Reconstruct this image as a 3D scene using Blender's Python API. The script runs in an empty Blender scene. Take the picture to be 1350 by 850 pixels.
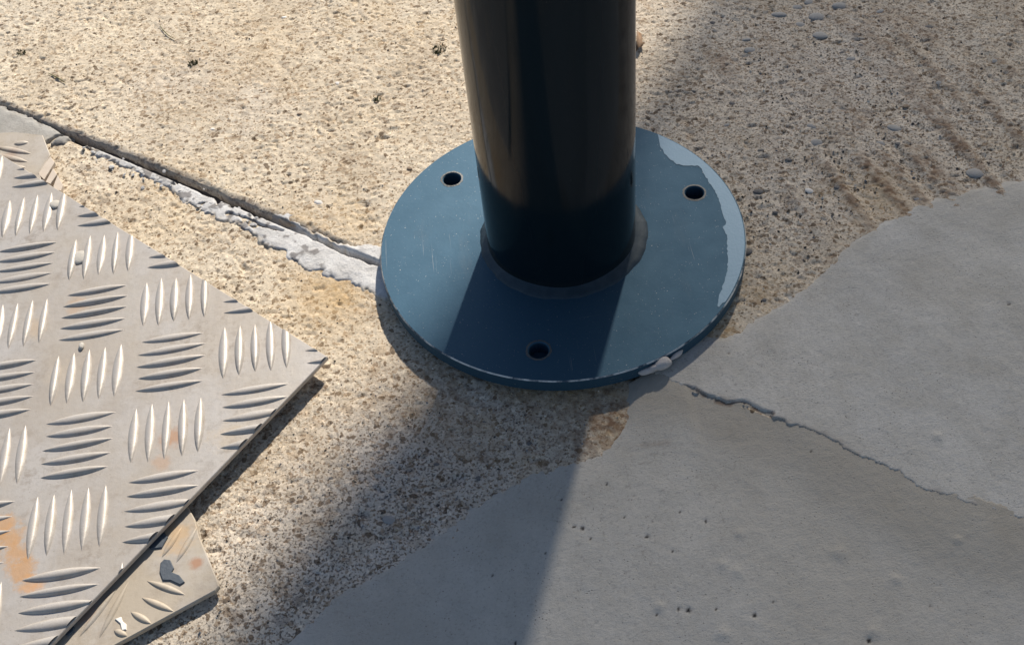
import bpy, bmesh, math, random
import numpy as np
from mathutils import Matrix, Vector

random.seed(7)
RNG = np.random.default_rng(11)
scene = bpy.context.scene
COL = scene.collection

# ------------------------------------------------------------------ camera
FPX, PW, PH = 1500.0, 1350.0, 850.0            # focal length and size of the photograph in pixels
PITCH, ROLL = 0.8625, -0.1248
TOP = 0.015                                     # height of the base plate's upper face
CAM = np.array([-0.04076, -0.54894, 0.55709 + TOP])


def cam_rot():
    a = math.pi / 2 - PITCH
    rx = np.array([[1, 0, 0], [0, math.cos(a), -math.sin(a)], [0, math.sin(a), math.cos(a)]])
    rr = np.array([[math.cos(ROLL), -math.sin(ROLL), 0], [math.sin(ROLL), math.cos(ROLL), 0], [0, 0, 1]])
    return rx @ rr


CROT = cam_rot()
cd = bpy.data.cameras.new('camera')
cam = bpy.data.objects.new('camera', cd)
COL.objects.link(cam)
cd.sensor_width = 36
cd.lens = FPX / PW * 36
cd.clip_start = 0.01
cd.clip_end = 500
m4 = Matrix.Identity(4)
for i in range(3):
    for j in range(3):
        m4[i][j] = CROT[i, j]
    m4[i][3] = CAM[i]
cam.matrix_world = m4
scene.camera = cam

# ------------------------------------------------------------------ sky, sun, exposure
SUN_AZ, SUN_EL = math.radians(69.5), math.radians(37)
world = bpy.data.worlds.new('World')
scene.world = world
world.use_nodes = True
wn = world.node_tree
wn.nodes.clear()
sky = wn.nodes.new('ShaderNodeTexSky')
sky.sky_type = 'NISHITA'
sky.sun_disc = False
sky.sun_elevation = SUN_EL
sky.sun_rotation = math.pi / 2 - SUN_AZ
bgn = wn.nodes.new('ShaderNodeBackground')
bgn.inputs['Strength'].default_value = 0.095
wo = wn.nodes.new('ShaderNodeOutputWorld')
wn.links.new(sky.outputs[0], bgn.inputs[0])
wn.links.new(bgn.outputs[0], wo.inputs[0])

ld = bpy.data.lights.new('sun', 'SUN')
ld.energy = 5.0
ld.angle = math.radians(1.8)
ld.color = (1.0, 0.93, 0.82)
sun = bpy.data.objects.new('sun', ld)
COL.objects.link(sun)
LDIR = Vector((-math.cos(SUN_AZ) * math.cos(SUN_EL), -math.sin(SUN_AZ) * math.cos(SUN_EL), -math.sin(SUN_EL)))
sun.rotation_euler = LDIR.to_track_quat('-Z', 'Y').to_euler()
sun.location = (1.5, 3.2, 3.5)

vs = scene.view_settings
vs.view_transform = 'Standard'
vs.look = 'None'
vs.gamma = 1
vs.exposure = 0.40
vs.use_curve_mapping = False
scene.render.engine = 'CYCLES'

# ------------------------------------------------------------------ helpers


def px(u, v, z=0.0):
    """point of the photograph -> point on the level plane at height z"""
    d = CROT @ np.array([(u - PW / 2) / FPX, -(v - PH / 2) / FPX, -1.0])
    t = (z - CAM[2]) / d[2]
    p = CAM + d * t
    return (float(p[0]), float(p[1]))


def pxs(pts, z=0.0):
    return np.array([px(a, b, z) for a, b in pts])


def smooth(a, b, x):
    t = np.clip((x - a) / (b - a), 0, 1)
    return t * t * (3 - 2 * t)


_tabs = {}


def vn(x, y, lam, seed):
    """value noise, 0..1, feature size lam"""
    if seed not in _tabs:
        _tabs[seed] = np.random.default_rng(seed).random((256, 256))
    T = _tabs[seed]
    x = x / lam + 57.3 * seed
    y = y / lam + 23.7 * seed
    xi = np.floor(x).astype(np.int64)
    yi = np.floor(y).astype(np.int64)
    fx = x - xi
    fy = y - yi
    fx = fx * fx * (3 - 2 * fx)
    fy = fy * fy * (3 - 2 * fy)
    x0, x1, y0, y1 = xi & 255, (xi + 1) & 255, yi & 255, (yi + 1) & 255
    return (T[x0, y0] * (1 - fx) + T[x1, y0] * fx) * (1 - fy) + (T[x0, y1] * (1 - fx) + T[x1, y1] * fx) * fy


def fbm(x, y, lam, seed, n=4):
    s = 0.0
    a = 0.5
    tot = 0.0
    for k in range(n):
        s = s + a * vn(x, y, lam, seed + k)
        tot += a
        a *= 0.5
        lam *= 0.5
    return s / tot


def sdf(x, y, poly):
    """signed distance to a polygon, positive inside"""
    d = np.full(x.shape, 1e9)
    ins = np.zeros(x.shape, bool)
    n = len(poly)
    for i in range(n):
        ax, ay = poly[i]
        bx, by = poly[(i + 1) % n]
        ex, ey = bx - ax, by - ay
        t = np.clip(((x - ax) * ex + (y - ay) * ey) / (ex * ex + ey * ey + 1e-18), 0, 1)
        d = np.minimum(d, np.hypot(x - ax - t * ex, y - ay - t * ey))
        if abs(by - ay) > 1e-12:
            c = ((ay > y) != (by > y)) & (x < (bx - ax) * (y - ay) / (by - ay) + ax)
            ins ^= c
    return np.where(ins, d, -d)


def dline(x, y, pts):
    d = np.full(x.shape, 1e9)
    for (ax, ay), (bx, by) in zip(pts[:-1], pts[1:]):
        ex, ey = bx - ax, by - ay
        t = np.clip(((x - ax) * ex + (y - ay) * ey) / (ex * ex + ey * ey + 1e-18), 0, 1)
        d = np.minimum(d, np.hypot(x - ax - t * ex, y - ay - t * ey))
    return d


def gauss(x, y, p, r):
    return np.exp(-((x - p[0]) ** 2 + (y - p[1]) ** 2) / (2 * r * r))


def grid_mesh(name, X, Y, Z, keep=None, attrs=None):
    """mesh of a (n,m) grid of points; keep is a mask of its quads"""
    n, m = X.shape
    idx = np.arange(n * m).reshape(n, m)
    q = np.stack([idx[:-1, :-1], idx[1:, :-1], idx[1:, 1:], idx[:-1, 1:]], -1).reshape(-1, 4)
    if keep is not None:
        q = q[keep.reshape(-1)]
    used = np.zeros(n * m, bool)
    used[q.ravel()] = True
    new = np.cumsum(used) - 1
    q = new[q]
    co = np.stack([X.ravel(), Y.ravel(), Z.ravel()], 1)[used]
    me = bpy.data.meshes.new(name)
    me.vertices.add(len(co))
    me.vertices.foreach_set('co', co.astype(np.float32).ravel())
    me.loops.add(q.size)
    me.loops.foreach_set('vertex_index', q.astype(np.int32).ravel())
    me.polygons.add(len(q))
    me.polygons.foreach_set('loop_start', (np.arange(len(q)) * 4).astype(np.int32))
    me.polygons.foreach_set('use_smooth', np.ones(len(q), bool))
    me.update(calc_edges=True)
    me.validate()
    for k, v in (attrs or {}).items():
        a = me.attributes.new(k, 'FLOAT', 'POINT')
        a.data.foreach_set('value', np.broadcast_to(v, X.shape).ravel()[used].astype(np.float32))
    return me


def link(name, me, mat=None, parent=None):
    o = bpy.data.objects.new(name, me)
    COL.objects.link(o)
    if mat is not None:
        me.materials.append(mat)
    if parent is not None:
        o.parent = parent
    return o


def bm_obj(name, bm, mat, parent=None, smooth_=True):
    me = bpy.data.meshes.new(name)
    bmesh.ops.recalc_face_normals(bm, faces=bm.faces[:])
    bm.to_mesh(me)
    bm.free()
    if smooth_:
        me.polygons.foreach_set('use_smooth', np.ones(len(me.polygons), bool))
    return link(name, me, mat, parent)


def empty(name, loc=(0, 0, 0)):
    o = bpy.data.objects.new(name, None)
    o.location = loc
    o.empty_display_size = 0.02
    COL.objects.link(o)
    return o


def tag(o, label, cat=None, group=None, kind=None):
    o['label'] = label
    if cat:
        o['category'] = cat
    if group:
        o['group'] = group
    if kind:
        o['kind'] = kind
    return o


# ------------------------------------------------------------------ materials
class NT:
    def __init__(self, name):
        self.m = bpy.data.materials.new(name)
        self.m.use_nodes = True
        self.t = self.m.node_tree
        self.t.nodes.clear()
        self.out = self.t.nodes.new('ShaderNodeOutputMaterial')
        self.b = self.t.nodes.new('ShaderNodeBsdfPrincipled')
        self.t.links.new(self.b.outputs[0], self.out.inputs[0])
        self.co = self.t.nodes.new('ShaderNodeTexCoord').outputs['Object']

    def n(self, t, **kw):
        nd = self.t.nodes.new(t)
        for k, v in kw.items():
            setattr(nd, k, v)
        return nd

    def put(self, sock, v):
        if hasattr(v, 'is_linked') or hasattr(v, 'links'):
            self.t.links.new(v, sock)
        elif isinstance(v, (tuple, list)) and len(v) == 3 and sock.type == 'RGBA':
            sock.default_value = (*v, 1)
        else:
            sock.default_value = v

    def noise(self, scale, detail=4, rough=.55, vec=None, dist=0.0):
        nd = self.n('ShaderNodeTexNoise')
        self.put(nd.inputs['Vector'], vec or self.co)
        nd.inputs['Scale'].default_value = scale
        nd.inputs['Detail'].default_value = detail
        nd.inputs['Roughness'].default_value = rough
        nd.inputs['Distortion'].default_value = dist
        return nd.outputs[0]

    def voro(self, scale, out='Color', vec=None, rnd=1.0):
        nd = self.n('ShaderNodeTexVoronoi')
        self.put(nd.inputs['Vector'], vec or self.co)
        nd.inputs['Scale'].default_value = scale
        nd.inputs['Randomness'].default_value = rnd
        return nd.outputs[out]

    def ramp(self, fac, stops, interp='LINEAR'):
        nd = self.n('ShaderNodeValToRGB')
        nd.color_ramp.interpolation = interp
        e = nd.color_ramp.elements
        while len(e) < len(stops):
            e.new(0.5)
        for el, (p, c) in zip(e, stops):
            el.position = p
            el.color = (*c, 1) if not isinstance(c, (int, float)) else (c, c, c, 1)
        self.put(nd.inputs[0], fac)
        return nd.outputs[0]

    def mix(self, fac, a, b, mode='MIX'):
        nd = self.n('ShaderNodeMix', data_type='RGBA', blend_type=mode)
        self.put(nd.inputs[0], fac)
        self.put(nd.inputs[6], a)
        self.put(nd.inputs[7], b)
        return nd.outputs[2]

    def math(self, op, a, b=None, c=None):
        nd = self.n('ShaderNodeMath', operation=op)
        self.put(nd.inputs[0], a)
        if b is not None:
            self.put(nd.inputs[1], b)
        if c is not None:
            self.put(nd.inputs[2], c)
        return nd.outputs[0]

    def attr(self, name):
        nd = self.n('ShaderNodeAttribute', attribute_name=name)
        return nd.outputs['Fac']

    def sep(self, col, ch=0):
        nd = self.n('ShaderNodeSeparateColor')
        self.put(nd.inputs[0], col)
        return nd.outputs[ch]

    def scaled(self, s):
        nd = self.n('ShaderNodeMapping')
        self.put(nd.inputs[0], self.co)
        nd.inputs['Scale'].default_value = s
        return nd.outputs[0]

    def near(self, p, r0, r1, noise=None, amp=0.0):
        """1 within r0 of the point p, 0 beyond r1, edge broken by noise"""
        nd = self.n('ShaderNodeVectorMath', operation='DISTANCE')
        self.put(nd.inputs[0], self.co)
        nd.inputs[1].default_value = p
        d = nd.outputs['Value']
        if noise is not None:
            d = self.math('ADD', d, self.math('MULTIPLY', self.math('SUBTRACT', noise, .5), amp))
        mr = self.n('ShaderNodeMapRange', interpolation_type='SMOOTHSTEP')
        self.put(mr.inputs[0], d)
        mr.inputs[1].default_value = r0
        mr.inputs[2].default_value = r1
        mr.inputs[3].default_value = 1
        mr.inputs[4].default_value = 0
        return mr.outputs[0]

    def bump(self, h, dist, strength=1.0, normal=None):
        nd = self.n('ShaderNodeBump')
        self.put(nd.inputs['Height'], h)
        nd.inputs['Distance'].default_value = dist
        nd.inputs['Strength'].default_value = strength
        if normal is not None:
            self.t.links.new(normal, nd.inputs['Normal'])
        return nd.outputs[0]

    def set(self, **kw):
        for k, v in kw.items():
            self.put(self.b.inputs[k.replace('_', ' ')], v)
        return self.m


def mat_concrete():
    t = NT('weathered_concrete')
    big = t.noise(9, 3, .5)
    mid = t.noise(55, 4, .6)
    fine = t.noise(480, 3, .65)
    base = t.mix(t.ramp(big, [(.38, 0), (.62, 1)]), (.58, .48, .35), (.56, .485, .385))
    base = t.mix(t.ramp(mid, [(.35, 0), (.68, 1)]), base, (.65, .565, .44))
    base = t.mix(t.math('MULTIPLY', t.attr('grey'), .8), base, (.55, .49, .43))
    base = t.mix(t.ramp(t.noise(16, 6, .7), [(.48, 0), (.66, .55)]), base, (.43, .355, .265))
    # sand grains of several stones
    gr = t.sep(t.voro(800), 0)
    g1 = t.ramp(gr, [(0, (.30, .25, .20)), (.05, (.56, .48, .41)), (.13, (.90, .89, .88)), (.5, (1, 1, 1)), (.86, (1.07, 1.06, 1.04)), (.95, (1.28, 1.25, 1.2))], 'CONSTANT')
    base = t.mix(.9, base, g1, 'MULTIPLY')
    gr2 = t.sep(t.voro(360), 1)
    g2 = t.ramp(gr2, [(0, (.24, .19, .15)), (.032, (.58, .51, .45)), (.08, (1, 1, 1)), (.96, (1.14, 1.13, 1.12))], 'CONSTANT')
    base = t.mix(.85, base, g2, 'MULTIPLY')
    gr3 = t.sep(t.voro(150), 2)
    g3 = t.ramp(gr3, [(0, (.62, .60, .60)), (.03, (.80, .74, .68)), (.08, (1, 1, 1)), (.97, (1.12, 1.12, 1.12))], 'CONSTANT')
    base = t.mix(.7, base, g3, 'MULTIPLY')
    # damp-looking brownish blotches of grime
    bl = t.math('MULTIPLY', t.ramp(t.noise(28, 6, .7), [(.50, 0), (.68, 1)]), t.ramp(t.noise(330, 3, .6), [(.40, 1), (.56, 0)]))
    base = t.mix(t.math('MULTIPLY', bl, .85), base, (.22, .155, .095))
    base = t.mix(t.ramp(fine, [(.28, .55), (.41, 0)]), base, (.26, .19, .12))
    spk = t.math('MULTIPLY', t.attr('grit'), t.ramp(t.noise(600, 2, .5), [(.39, 1), (.46, 0)]))
    base = t.mix(t.math('MULTIPLY', spk, .8), base, (.085, .07, .062))
    base = t.mix(t.math('MULTIPLY', t.attr('ochre'), t.ramp(mid, [(.25, .35), (.7, .95)])), base, (.46, .31, .15))
    base = t.mix(t.math('MULTIPLY', t.attr('edge'), t.ramp(t.noise(90, 4, .6), [(.3, .4), (.6, 1)])), base, (.20, .175, .16))
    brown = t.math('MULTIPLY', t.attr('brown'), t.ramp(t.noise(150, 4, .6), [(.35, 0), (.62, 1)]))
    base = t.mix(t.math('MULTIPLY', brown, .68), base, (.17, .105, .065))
    nrm = t.bump(t.math('ADD', t.noise(900, 3, .6), t.math('MULTIPLY', gr, .3)), .0007, .65)
    return t.set(Base_Color=base, Roughness=.93, Normal=nrm, Specular_IOR_Level=.25)


def mat_coat():
    t = NT('grey_cement_skim')
    big = t.noise(7, 4, .5)
    mid = t.noise(38, 6, .65)
    base = t.mix(t.ramp(big, [(.35, 0), (.65, 1)]), (.50, .47, .425), (.465, .445, .415))
    base = t.mix(t.ramp(mid, [(.3, .8), (.6, 0)]), base, (.385, .36, .32))
    # dusty trowel drags
    dr = t.noise(26, 6, .7, vec=t.scaled((1, .22, 1)))
    base = t.mix(t.ramp(dr, [(.52, 0), (.72, .45)]), base, (.58, .555, .515))
    fine = t.noise(620, 4, .7)
    base = t.mix(t.ramp(fine, [(.32, .55), (.46, 0), (.58, 0), (.72, .4)]), base, t.mix(t.ramp(fine, [(.45, 0), (.55, 1)]), (.26, .245, .225), (.62, .60, .57)))
    pin = t.voro(420, 'Distance')
    pm = t.math('MULTIPLY', t.ramp(pin, [(.10, 1), (.2, 0)]), t.ramp(t.noise(55, 4, .6), [(.46, 0), (.62, 1)]))
    base = t.mix(t.math('MULTIPLY', pm, .75), base, (.12, .11, .10))
    base = t.mix(t.math('MULTIPLY', t.attr('tint'), t.ramp(mid, [(.2, .6), (.7, 1)])), base, (.34, .305, .255))
    base = t.mix(t.attr('dirt'), base, (.16, .105, .07))
    base = t.mix(t.attr('speck'), base, (.03, .028, .027))
    h = t.math('ADD', t.noise(520, 5, .75, vec=t.scaled((1, 1.5, 1))), t.math('MULTIPLY', t.noise(90, 4, .6, vec=t.scaled((1, .4, 1))), .45))
    nrm = t.bump(t.math('SUBTRACT', h, t.math('MULTIPLY', pm, .5)), .0010, .7)
    return t.set(Base_Color=base, Roughness=.88, Normal=nrm, Specular_IOR_Level=.25)


def mat_mortar(name='pale_mortar', c0=(.60, .59, .58), c1=(.47, .455, .44)):
    t = NT(name)
    a = t.noise(60, 5, .6)
    base = t.mix(t.ramp(a, [(.35, 0), (.65, 1)]), c0, c1)
    f = t.noise(700, 3, .6)
    base = t.mix(t.ramp(f, [(.28, .7), (.42, 0)]), base, (.22, .20, .185))
    base = t.mix(t.attr('dirt'), base, (.12, .105, .10))
    base = t.mix(t.math('MULTIPLY', t.attr('sand'), .8), base, (.45, .37, .26))
    return t.set(Base_Color=base, Roughness=.92, Normal=t.bump(t.noise(600, 4, .65), .0009, .7), Specular_IOR_Level=.2)


def mat_filler():
    t = NT('bitumen_filler')
    base = t.mix(t.noise(120, 4, .6), (.028, .024, .024), (.11, .095, .09))
    return t.set(Base_Color=base, Roughness=.95, Normal=t.bump(t.noise(500, 4, .6), .0015, .9))


def mat_plate():
    t = NT('navy_paint_plate')
    a = t.noise(12, 3, .5)
    f = t.noise(900, 2, .5)
    base = t.mix(t.ramp(a, [(.3, 0), (.7, 1)]), (.024, .074, .122), (.031, .082, .130))
    # dried run-off streaks, handling scuffs and fine scratches
    st = t.ramp(t.noise(40, 6, .7, vec=t.scaled((1, .25, 1))), [(.60, 0), (.8, .3)])
    base = t.mix(st, base, (.09, .115, .14))
    sc = t.ramp(t.noise(700, 2, .5, vec=t.scaled((1, .03, 1)), dist=.3), [(.70, 0), (.74, .5)])
    sc2 = t.ramp(t.noise(620, 2, .5, vec=t.scaled((.035, 1, 1)), dist=.4), [(.71, 0), (.75, .4)])
    gate = t.ramp(t.noise(30, 3, .5), [(.5, 0), (.65, 1)])
    base = t.mix(t.math('MULTIPLY', t.math('MAXIMUM', sc, sc2), gate), base, (.20, .22, .24))
    base = t.mix(t.ramp(f, [(.71, 0), (.76, .6)]), base, (.45, .44, .42))
    r = t.ramp(t.noise(60, 5, .65), [(.3, .63), (.7, .68)])
    return t.set(Base_Color=base, Metallic=.58, Roughness=r, Specular_IOR_Level=.6, Normal=t.bump(t.noise(420, 4, .6), .00018, .4))


def mat_tube():
    t = NT('navy_paint_tube')
    vec = t.scaled((1, 1, .05))
    a = t.noise(60, 5, .6, vec=vec)
    base = t.mix(a, (.003, .008, .012), (.006, .013, .018))
    base = t.mix(t.ramp(t.noise(1100, 2, .5), [(.74, 0), (.79, .25)]), base, (.2, .2, .2))
    r = t.ramp(t.noise(80, 4, .6, vec=vec), [(.3, .07), (.7, .16)])
    return t.set(Base_Color=base, Roughness=r, Normal=t.bump(t.noise(120, 3, .5, vec=vec), .0002, .10), Specular_IOR_Level=.21)


def mat_band():
    t = NT('faded_blue_paint')
    a = t.noise(120, 5, .6)
    base = t.mix(a, (.07, .135, .20), (.09, .155, .22))
    return t.set(Base_Color=base, Metallic=.35, Roughness=.5, Normal=t.bump(t.noise(700, 2, .5), .0002, .4))


def mat_rim():
    t = NT('worn_rim')
    a = t.noise(75, 5, .65)
    w = t.ramp(a, [(.42, 0), (.56, 1)])
    base = t.mix(w, (.02, .04, .065), (.52, .50, .47))
    return t.set(Base_Color=base, Metallic=t.math('MULTIPLY', w, .35), Roughness=.42)


def mat_weld():
    t = NT('painted_weld')
    a = t.noise(160, 4, .6)
    base = t.mix(t.ramp(a, [(.4, 0), (.7, 1)]), (.010, .026, .040), (.022, .038, .052))
    return t.set(Base_Color=base, Metallic=.2, Roughness=.5, Normal=t.bump(t.noise(220, 4, .6), .0004, .5))


def mat_alu(name, dirty, rust_pts=()):
    t = NT(name)
    a = t.noise(30, 5, .6)
    b = t.noise(260, 4, .6)
    base = t.mix(t.ramp(a, [(.35, 0), (.65, 1)]), (.47, .435, .40), (.39, .36, .33))
    base = t.mix(t.ramp(b, [(.30, .45), (.45, 0), (.66, 0), (.8, .4)]), base, (.36, .33, .30))
    d = t.ramp(t.noise(20, 5, .65), [(.42 - .3 * dirty, 0), (.75 - .35 * dirty, .25 + .65 * dirty)])
    base = t.mix(d, base, (.38, .305, .205))
    base = t.mix(t.math('MULTIPLY', t.ramp(t.noise(75, 6, .75), [(.5, 0), (.66, 1)]), .12 + .5 * dirty), base, (.23, .18, .13))
    base = t.mix(t.ramp(t.noise(900, 1, .5), [(.70, 0), (.76, .6)]), base, (.25, .2, .16))
    base = t.mix(t.ramp(t.noise(14, 6, .7), [(.45, 0), (.65, .7)]), base, (.37, .315, .255))
    base = t.mix(t.math('MULTIPLY', t.ramp(t.noise(120, 5, .7), [(.52, 0), (.66, 1)]), t.ramp(t.noise(18, 3, .5), [(.4, 0), (.62, .65)])), base, (.27, .225, .185))
    for p, r0, r1, c, k in rust_pts:
        m = t.near(p, r0, r1, t.noise(110, 6, .7), r1 * 2.2)
        base = t.mix(t.math('MULTIPLY', m, k), base, c)
    sc = t.noise(200, 3, .6, vec=t.scaled((1, .08, 1)))
    nrm = t.bump(t.math('ADD', b, t.math('MULTIPLY', sc, .5)), .0003, .5)
    return t.set(Base_Color=base, Metallic=.30 - .28 * dirty, Roughness=t.ramp(a, [(.3, .38 + .25 * dirty), (.7, .55 + .25 * dirty)]), Normal=nrm)


def mat_plain(name, c0, c1, scale=200, rough=.8, bump=.0006, metallic=0.0):
    t = NT(name)
    a = t.noise(scale, 4, .6)
    return t.set(Base_Color=t.mix(a, c0, c1), Roughness=rough, Metallic=metallic, Normal=t.bump(t.noise(scale * 2, 4, .6), bump, .6))


def mat_grain():
    t = NT('sand_grains')
    col = t.ramp(t.attr('tone'), [(0, (.045, .04, .037)), (.25, (.12, .09, .065)), (.45, (.22, .17, .12)), (.62, (.38, .31, .22)), (.8, (.19, .19, .20)), (.92, (.58, .53, .46))], 'CONSTANT')
    return t.set(Base_Color=col, Roughness=.85)


M_CON, M_COAT, M_MORT = mat_concrete(), mat_coat(), mat_mortar()
M_MORT2 = mat_mortar('grey_mortar', (.36, .345, .32), (.29, .275, .25))
M_FILL = mat_filler()
M_GRAIN = mat_grain()

# ------------------------------------------------------------------ the ground: two slabs that meet at an open joint
EU = np.array([.797, -.604])                   # along the joint, to the lower right of the photograph
EV = np.array([.604, .797])                    # across it, to the rear
J0 = np.array([-.129, .0085])                  # a point of the joint
REAR_Z = 0.003


def axis(lo, hi, step, far):
    c = np.arange(lo, hi + step * .5, step)
    k = [c[-1]]
    s = step
    while k[-1] < far:
        s *= 1.55
        k.append(k[-1] + s)
    up = np.array(k[1:])
    k = [c[0]]
    s = step
    while k[-1] > -far:
        s *= 1.55
        k.append(k[-1] - s)
    return np.concatenate([np.array(k[1:])[::-1], c, up])


COAT_REAR = pxs([(1480, 205), (1350, 232), (1275, 247), (1205, 265), (1150, 295), (1102, 328), (1072, 362), (1040, 388), (1004, 410), (972, 432), (952, 441),
                 (915, 440), (870, 462), (850, 474), (842, 486), (905, 512.5), (935, 523), (962, 533), (990, 538), (1008, 546), (1045, 560), (1100, 583), (1150, 607), (1190, 628), (1215, 645),
                 (1265, 660), (1350, 684), (1500, 745), (1700, 500)], REAR_Z)
COAT_FRONT = pxs([(902, 514), (870, 490), (829, 503), (826, 530), (823, 551), (806, 573), (785, 592), (760, 602), (728, 608), (700, 616), (668, 634), (640, 652), (610, 672), (575, 697),
                  (540, 722), (500, 748), (478, 760), (452, 772), (430, 787), (400, 815), (362, 850), (300, 910), (260, 1000), (900, 1150), (1500, 950), (1560, 770), (1350, 686), (1267, 662), (1217, 647),
                  (1192, 630), (1152, 609), (1102, 585), (1047, 562), (1010, 549), (990, 541), (962, 536), (935, 526)], 0.0)


for _i in list(range(26, len(COAT_FRONT))) + [0]:           # it runs a little way under the rear skim
    COAT_FRONT[_i] += .0035 * EV


def joint_uv(x, y):
    dx, dy = x - J0[0], y - J0[1]
    return dx * EU[0] + dy * EU[1], dx * EV[0] + dy * EV[1]


def slab_relief(x, y, seed):
    z = .0016 * (fbm(x, y, .16, seed, 3) - .5) + .0011 * (fbm(x, y, .03, seed + 5, 3) - .5)
    z += .0003 * (vn(x, y, .0060, seed + 9) - .5) + .0008 * (vn(x, y, .0024, seed + 10) - .5)
    wob = fbm(x, y, .05, seed + 14, 2)
    z -= .0011 * smooth(.74, .88, vn(x, y, .0031, seed + 11)) * smooth(.30, .65, wob)
    z -= .0014 * smooth(.87, .97, vn(x, y, .0058, seed + 12))
    z += .0004 * smooth(.78, .92, vn(x, y, .0034, seed + 13))
    return z


def stains_and_shade(x, y):
    n = fbm(x, y, .03, 71, 3)
    och = np.zeros(x.shape)
    for (a, b, r, k) in [(440, 385, .022, .9), (395, 300, .022, .45), (455, 275, .02, .5), (470, 290, .018, .5), (590, 545, .03, .35), (750, 545, .035, .75), (660, 520, .03, .5), (985, 400, .016, .75),
                         (960, 430, .012, .7), (250, 255, .03, .25), (360, 590, .03, .2), (420, 500, .03, .25), (1160, 265, .02, .5), (1000, 380, .02, .35), (530, 20, .05, .3), (330, 90, .06, .22)]:
        och = np.maximum(och, k * gauss(x, y, px(a, b), r))
    och *= smooth(.25, .6, n)
    # brown dirt caught in the broom lines of the rear slab
    bx, by = px(1130, 200)
    t = (x - bx) * .95 + (y - by) * .19 + .005 * (fbm(x, y, .05, 83, 2) - .5)
    ridge = vn(t, y * .07 + x * .0, .0085, 84)
    zone = np.zeros(x.shape)
    for (a, b, r, k) in [(1180, 235, .045, 1.5), (1120, 245, .04, 1.3), (1250, 190, .06, 1.2), (1300, 110, .06, 1.0), (1180, 60, .06, .8), (1320, 230, .04, 1.2), (1060, 290, .04, .9), (960, 85, .018, .9), (1020, 340, .02, .5), (1330, 40, .05, .5),
                         (1200, 130, .05, .4)]:
        zone = np.maximum(zone, k * gauss(x, y, px(a, b), r))
    brown = zone * smooth(.35, .75, ridge) * smooth(.25, .55, n)
    for (a, b, r, k) in [(575, 68, .006, .8), (255, 84, .005, .8), (80, 103, .004, .5), (620, 530, .05, .5), (780, 545, .035, .9), (800, 560, .018, 1.6), (770, 580, .016, 1.2), (700, 530, .04, .7), (560, 500, .03, .5), (330, 60, .05, .15), (460, 160, .05, .2), (560, 130, .04, .2)]:  # brown stains; those by the plate's front right also paint in its shadow
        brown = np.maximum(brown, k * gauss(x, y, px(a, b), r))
    # more bare grit where the surface has been worn off in front of the post and behind it to the right
    grit = np.zeros(x.shape)
    for (a, b, r, k) in [(560, 640, .07, 1), (420, 760, .07, 1), (650, 600, .06, .9), (700, 560, .05, .7), (1000, 150, .10, .8), (1150, 60, .14, .9), (1000, 300, .06, .8), (1250, 180, .08, .9), (350, 650, .06, .6), (300, 830, .06, .8), (520, 540, .04, .5)]:
        grit = np.maximum(grit, k * gauss(x, y, px(a, b), r))
    grey = np.clip(.85 * gauss(x, y, px(1080, 120), .16) + .9 * gauss(x, y, px(560, 650), .06) + .7 * gauss(x, y, px(430, 800), .08) + .35 * gauss(x, y, px(330, 130), .03) + .4 * gauss(x, y, px(220, 110), .03), 0, 1)
    return och, brown, grit, grey, zone * (ridge - .5)


def gap_width(u):
    # half width of the open joint along its length
    return .0009 + .0014 * smooth(-.33, -.27, u) - .0008 * smooth(.02, .1, u)


STEP = 0.00115
ug = axis(-.56, .52, STEP, 28)


def build_slab(name, sign, label):
    v = axis(.0, .46, STEP, 28)
    v = v[v >= -1e-9] if sign > 0 else -v[v >= -1e-9]
    U, V = np.meshgrid(ug, v, indexing='ij')
    X = J0[0] + U * EU[0] + V * EV[0]
    Y = J0[1] + U * EU[1] + V * EV[1]
    seed = 3 if sign > 0 else 31
    z0 = REAR_Z if sign > 0 else 0.0
    Z = z0 + slab_relief(X, Y, seed)
    och, brown, grit, grey, broom = stains_and_shade(X, Y)
    if sign > 0:
        Z += .0024 * broom
    # the broken arris of the joint
    e = np.abs(V) - gap_width(U) - .0030 * (fbm(U, V, .016, seed + 40, 3) - .35)
    Z = Z - .016 * (1 - smooth(-.0010, .0012, e)) - .0016 * (1 - smooth(0, .006, e))
    keep = None
    if sign > 0:
        d = sdf(X, Y, COAT_REAR)
    else:
        d = sdf(X, Y, COAT_FRONT)
    near_outer = dline(X, Y, (COAT_REAR[:12] if sign > 0 else COAT_FRONT[2:24]))
    Z = Z - .004 * np.where(d > 0, smooth(.016, .022, near_outer), 0)
    keep = (d[:-1, :-1] < .006) | (near_outer[:-1, :-1] < .03)
    edge = (1 - smooth(.0015, .007, e)) * (1 - smooth(.0, .06, U)) * (.75 if sign > 0 else .35)
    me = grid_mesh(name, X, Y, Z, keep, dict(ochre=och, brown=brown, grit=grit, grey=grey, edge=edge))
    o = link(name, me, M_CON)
    tag(o, label, kind='structure')
    return o


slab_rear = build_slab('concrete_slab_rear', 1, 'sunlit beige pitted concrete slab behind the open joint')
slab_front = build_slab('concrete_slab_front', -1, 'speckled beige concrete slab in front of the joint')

# filler at the bottom of the joint
u = np.concatenate([[-28, -3], np.arange(-.56, .52, .003), [3, 28]])
v = np.linspace(-.012, .012, 9)
U, V = np.meshgrid(u, v, indexing='ij')
X = J0[0] + U * EU[0] + V * EV[0]
Y = J0[1] + U * EU[1] + V * EV[1]
Z = -.0062 + .006 * (fbm(U, V, .012, 60, 4) - .5) + .003 * smooth(.0, .004, V) * vn(U, V, .03, 66)
jf = link('joint_filler', grid_mesh('joint_filler', X, Y, Z), M_FILL)
tag(jf, 'dark crumbling filler strip deep in the slab joint', kind='structure')


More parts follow.
